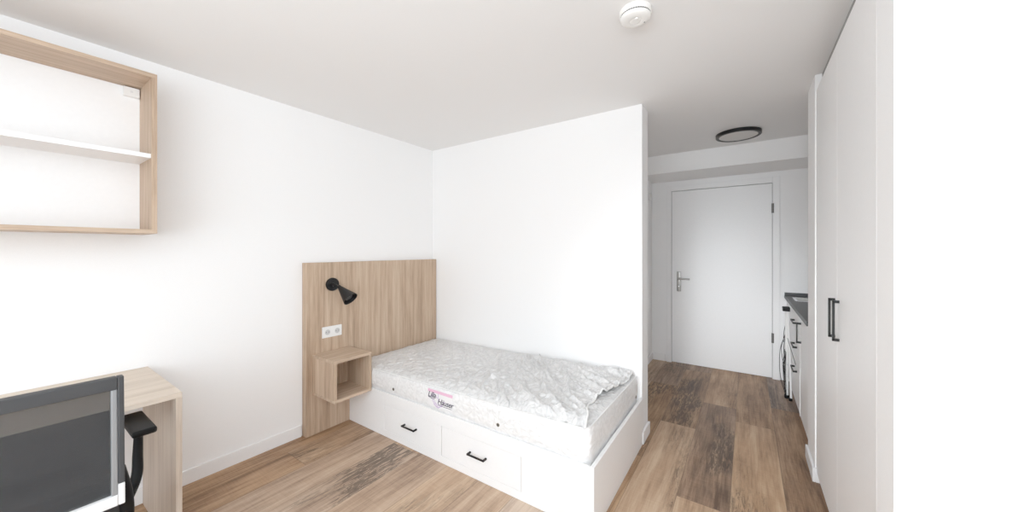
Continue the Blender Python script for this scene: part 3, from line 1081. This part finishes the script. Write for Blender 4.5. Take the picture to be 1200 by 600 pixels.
# white splashback on the door wall
s = obj('splashback', box(B(), .324, XR - .002, YD - .0055, YD - .001, ZW1 + .0005, 1.352), 'lacquer')
tag(s, 'plain white splashback panel on the wall above the worktop', 'splashback')

# folded airer standing in front of the drawers
t = thing('folded_clothes_airer', 'folded white wire airer with black cap standing by the kitchen drawers', 'clothes airer', (.300, 4.03, 0))
bm = B()
pts_top = (.298, 3.99, .80)
tube(bm, [(.305, 4.045, .02), (.302, 4.03, .40), (.300, 4.00, .81)], .0125, 12)
tube(bm, [(.330, 3.985, .02), (.318, 3.98, .42), (.304, 3.97, .80)], .0085, 10)
obj('frame_tube', bm, 'white_plastic', t, smooth=True)
bm = B()
v = box(bm, .268, .322, 3.955, 4.035, .800, .838, .008, 3)
cap = obj('top_cap', bm, 'black_plastic', t, smooth=True, label='black plastic cap')
for y in (3.972, 4.012):
    bm = B()
    lathe(bm, [(.006, 0), (.006, .002)], (.268, y, .819), (-1, 0, 0), 14)
    obj('cap_hole', bm, 'silver', cap)
bm = B()
tube(bm, smooth_path([(.300, 4.05, .012), (.292, 4.055, .22), (.268, 4.10, .42), (.284, 4.07, .54), (.298, 4.02, .60)], 8), .0026, 6)
tube(bm, smooth_path([(.296, 4.06, .02), (.262, 4.15, .18), (.262, 4.16, .40), (.290, 4.06, .565)], 8), .0026, 6)
tube(bm, smooth_path([(.300, 4.02, .72), (.285, 4.06, .60), (.282, 4.08, .50)], 8), .0026, 6)
tube(bm, smooth_path([(.304, 4.00, .70), (.286, 4.07, .48), (.288, 4.06, .30)], 8), .0030, 6)
tube(bm, smooth_path([(.304, 3.98, .56), (.324, 3.80, .46), (.328, 3.62, .425)], 8), .0022, 6)
obj('loose_wire', bm, 'wire', t, smooth=True)
bm = B()
for k in range(6):
    y = 3.985 + k * .022
    tube(bm, [(.296 - .004 * (k % 2), y, .03), (.290 - .006 * (k % 3), y + .012, .25 + .02 * (k % 3)), (.294, y + .006, .43)], .0024, 6)
for z in (.06, .16, .27, .36, .43):
    tube(bm, [(.292, 3.98, z), (.286, 4.05, z + .008), (.292, 4.105, z)], .0022, 6)
obj('wire_grid', bm, 'wire', t, smooth=True)
bm = B()
for z in (.10, .20, .31):
    tube(bm, [(.300, 3.98, z), (.300, 4.10, z + .05)], .0055, 8)
obj('hanging_rail', bm, 'white_plastic', t, smooth=True)
bm = B()
box(bm, .286, .322, 4.025, 4.068, 0, .030, .006, 3)
obj('foot', bm, 'black_plastic', t, smooth=True, label='black plastic foot')
bm = B()
box(bm, .312, .338, 3.970, 4.000, 0, .026, .006, 3)
obj('foot', bm, 'black_plastic', t, smooth=True, label='black plastic foot')

# ------------------------------------------------------------------ light
def area(name, loc, rot, sx, sy, power, col=(1, 1, 1)):
    ld = bpy.data.lights.new(name, 'AREA')
    ld.shape = 'RECTANGLE'; ld.size = sx; ld.size_y = sy
    ld.energy = power; ld.color = col
    o = bpy.data.objects.new(name, ld)
    COL.objects.link(o)
    o.location = loc; o.rotation_euler = rot
    return o
DAY = (0.835, 0.925, 1.0)
area('window_light', ((WX0 + WX1) / 2, YW - .03, (WZ0 + WZ1) / 2), (math.radians(90 - 24), 0, 0), WX1 - WX0 - .1, WZ1 - WZ0 - .1, 59, DAY)
area('added_ceiling_fill', (-.10, -.75, 1.65), (math.radians(180), 0, 0), 1.5, .9, 42, DAY)  # added fill, unseen behind the camera, lifts the ceiling
hl = area('added_hallway_fill', (-.55, YW + .03, 1.50), (math.radians(81.5), 0, math.radians(-4.5)), .8, .7, 2.6, (.93, .965, 1.0))  # added narrow fill aimed at the door to brighten the hallway
hl.data.spread = math.radians(26)

wd = bpy.data.worlds.new('daylight')
wd.use_nodes = True
bg = wd.node_tree.nodes['Background']
bg.inputs['Color'].default_value = (0.95, 0.98, 1.0, 1)
bg.inputs['Strength'].default_value = 1.0
scene.world = wd

# ------------------------------------------------------------------ camera
cd = bpy.data.cameras.new('camera')
cd.sensor_fit = 'HORIZONTAL'; cd.sensor_width = 36
cd.lens = 36 * 409.573 / 1200
cd.shift_y = -7 / 1200
cd.clip_start = .02
co = bpy.data.objects.new('camera', cd)
COL.objects.link(co)
co.location = (0, 0, CAMZ)
co.rotation_euler = (math.radians(90), 0, math.radians(33.8786))
scene.camera = co

scene.view_settings.view_transform = 'Standard'
scene.view_settings.look = 'None'
scene.view_settings.exposure = 0.1
scene.view_settings.gamma = 1.22
scene.cycles.max_bounces = 14
scene.cycles.diffuse_bounces = 10
scene.cycles.use_denoising = True
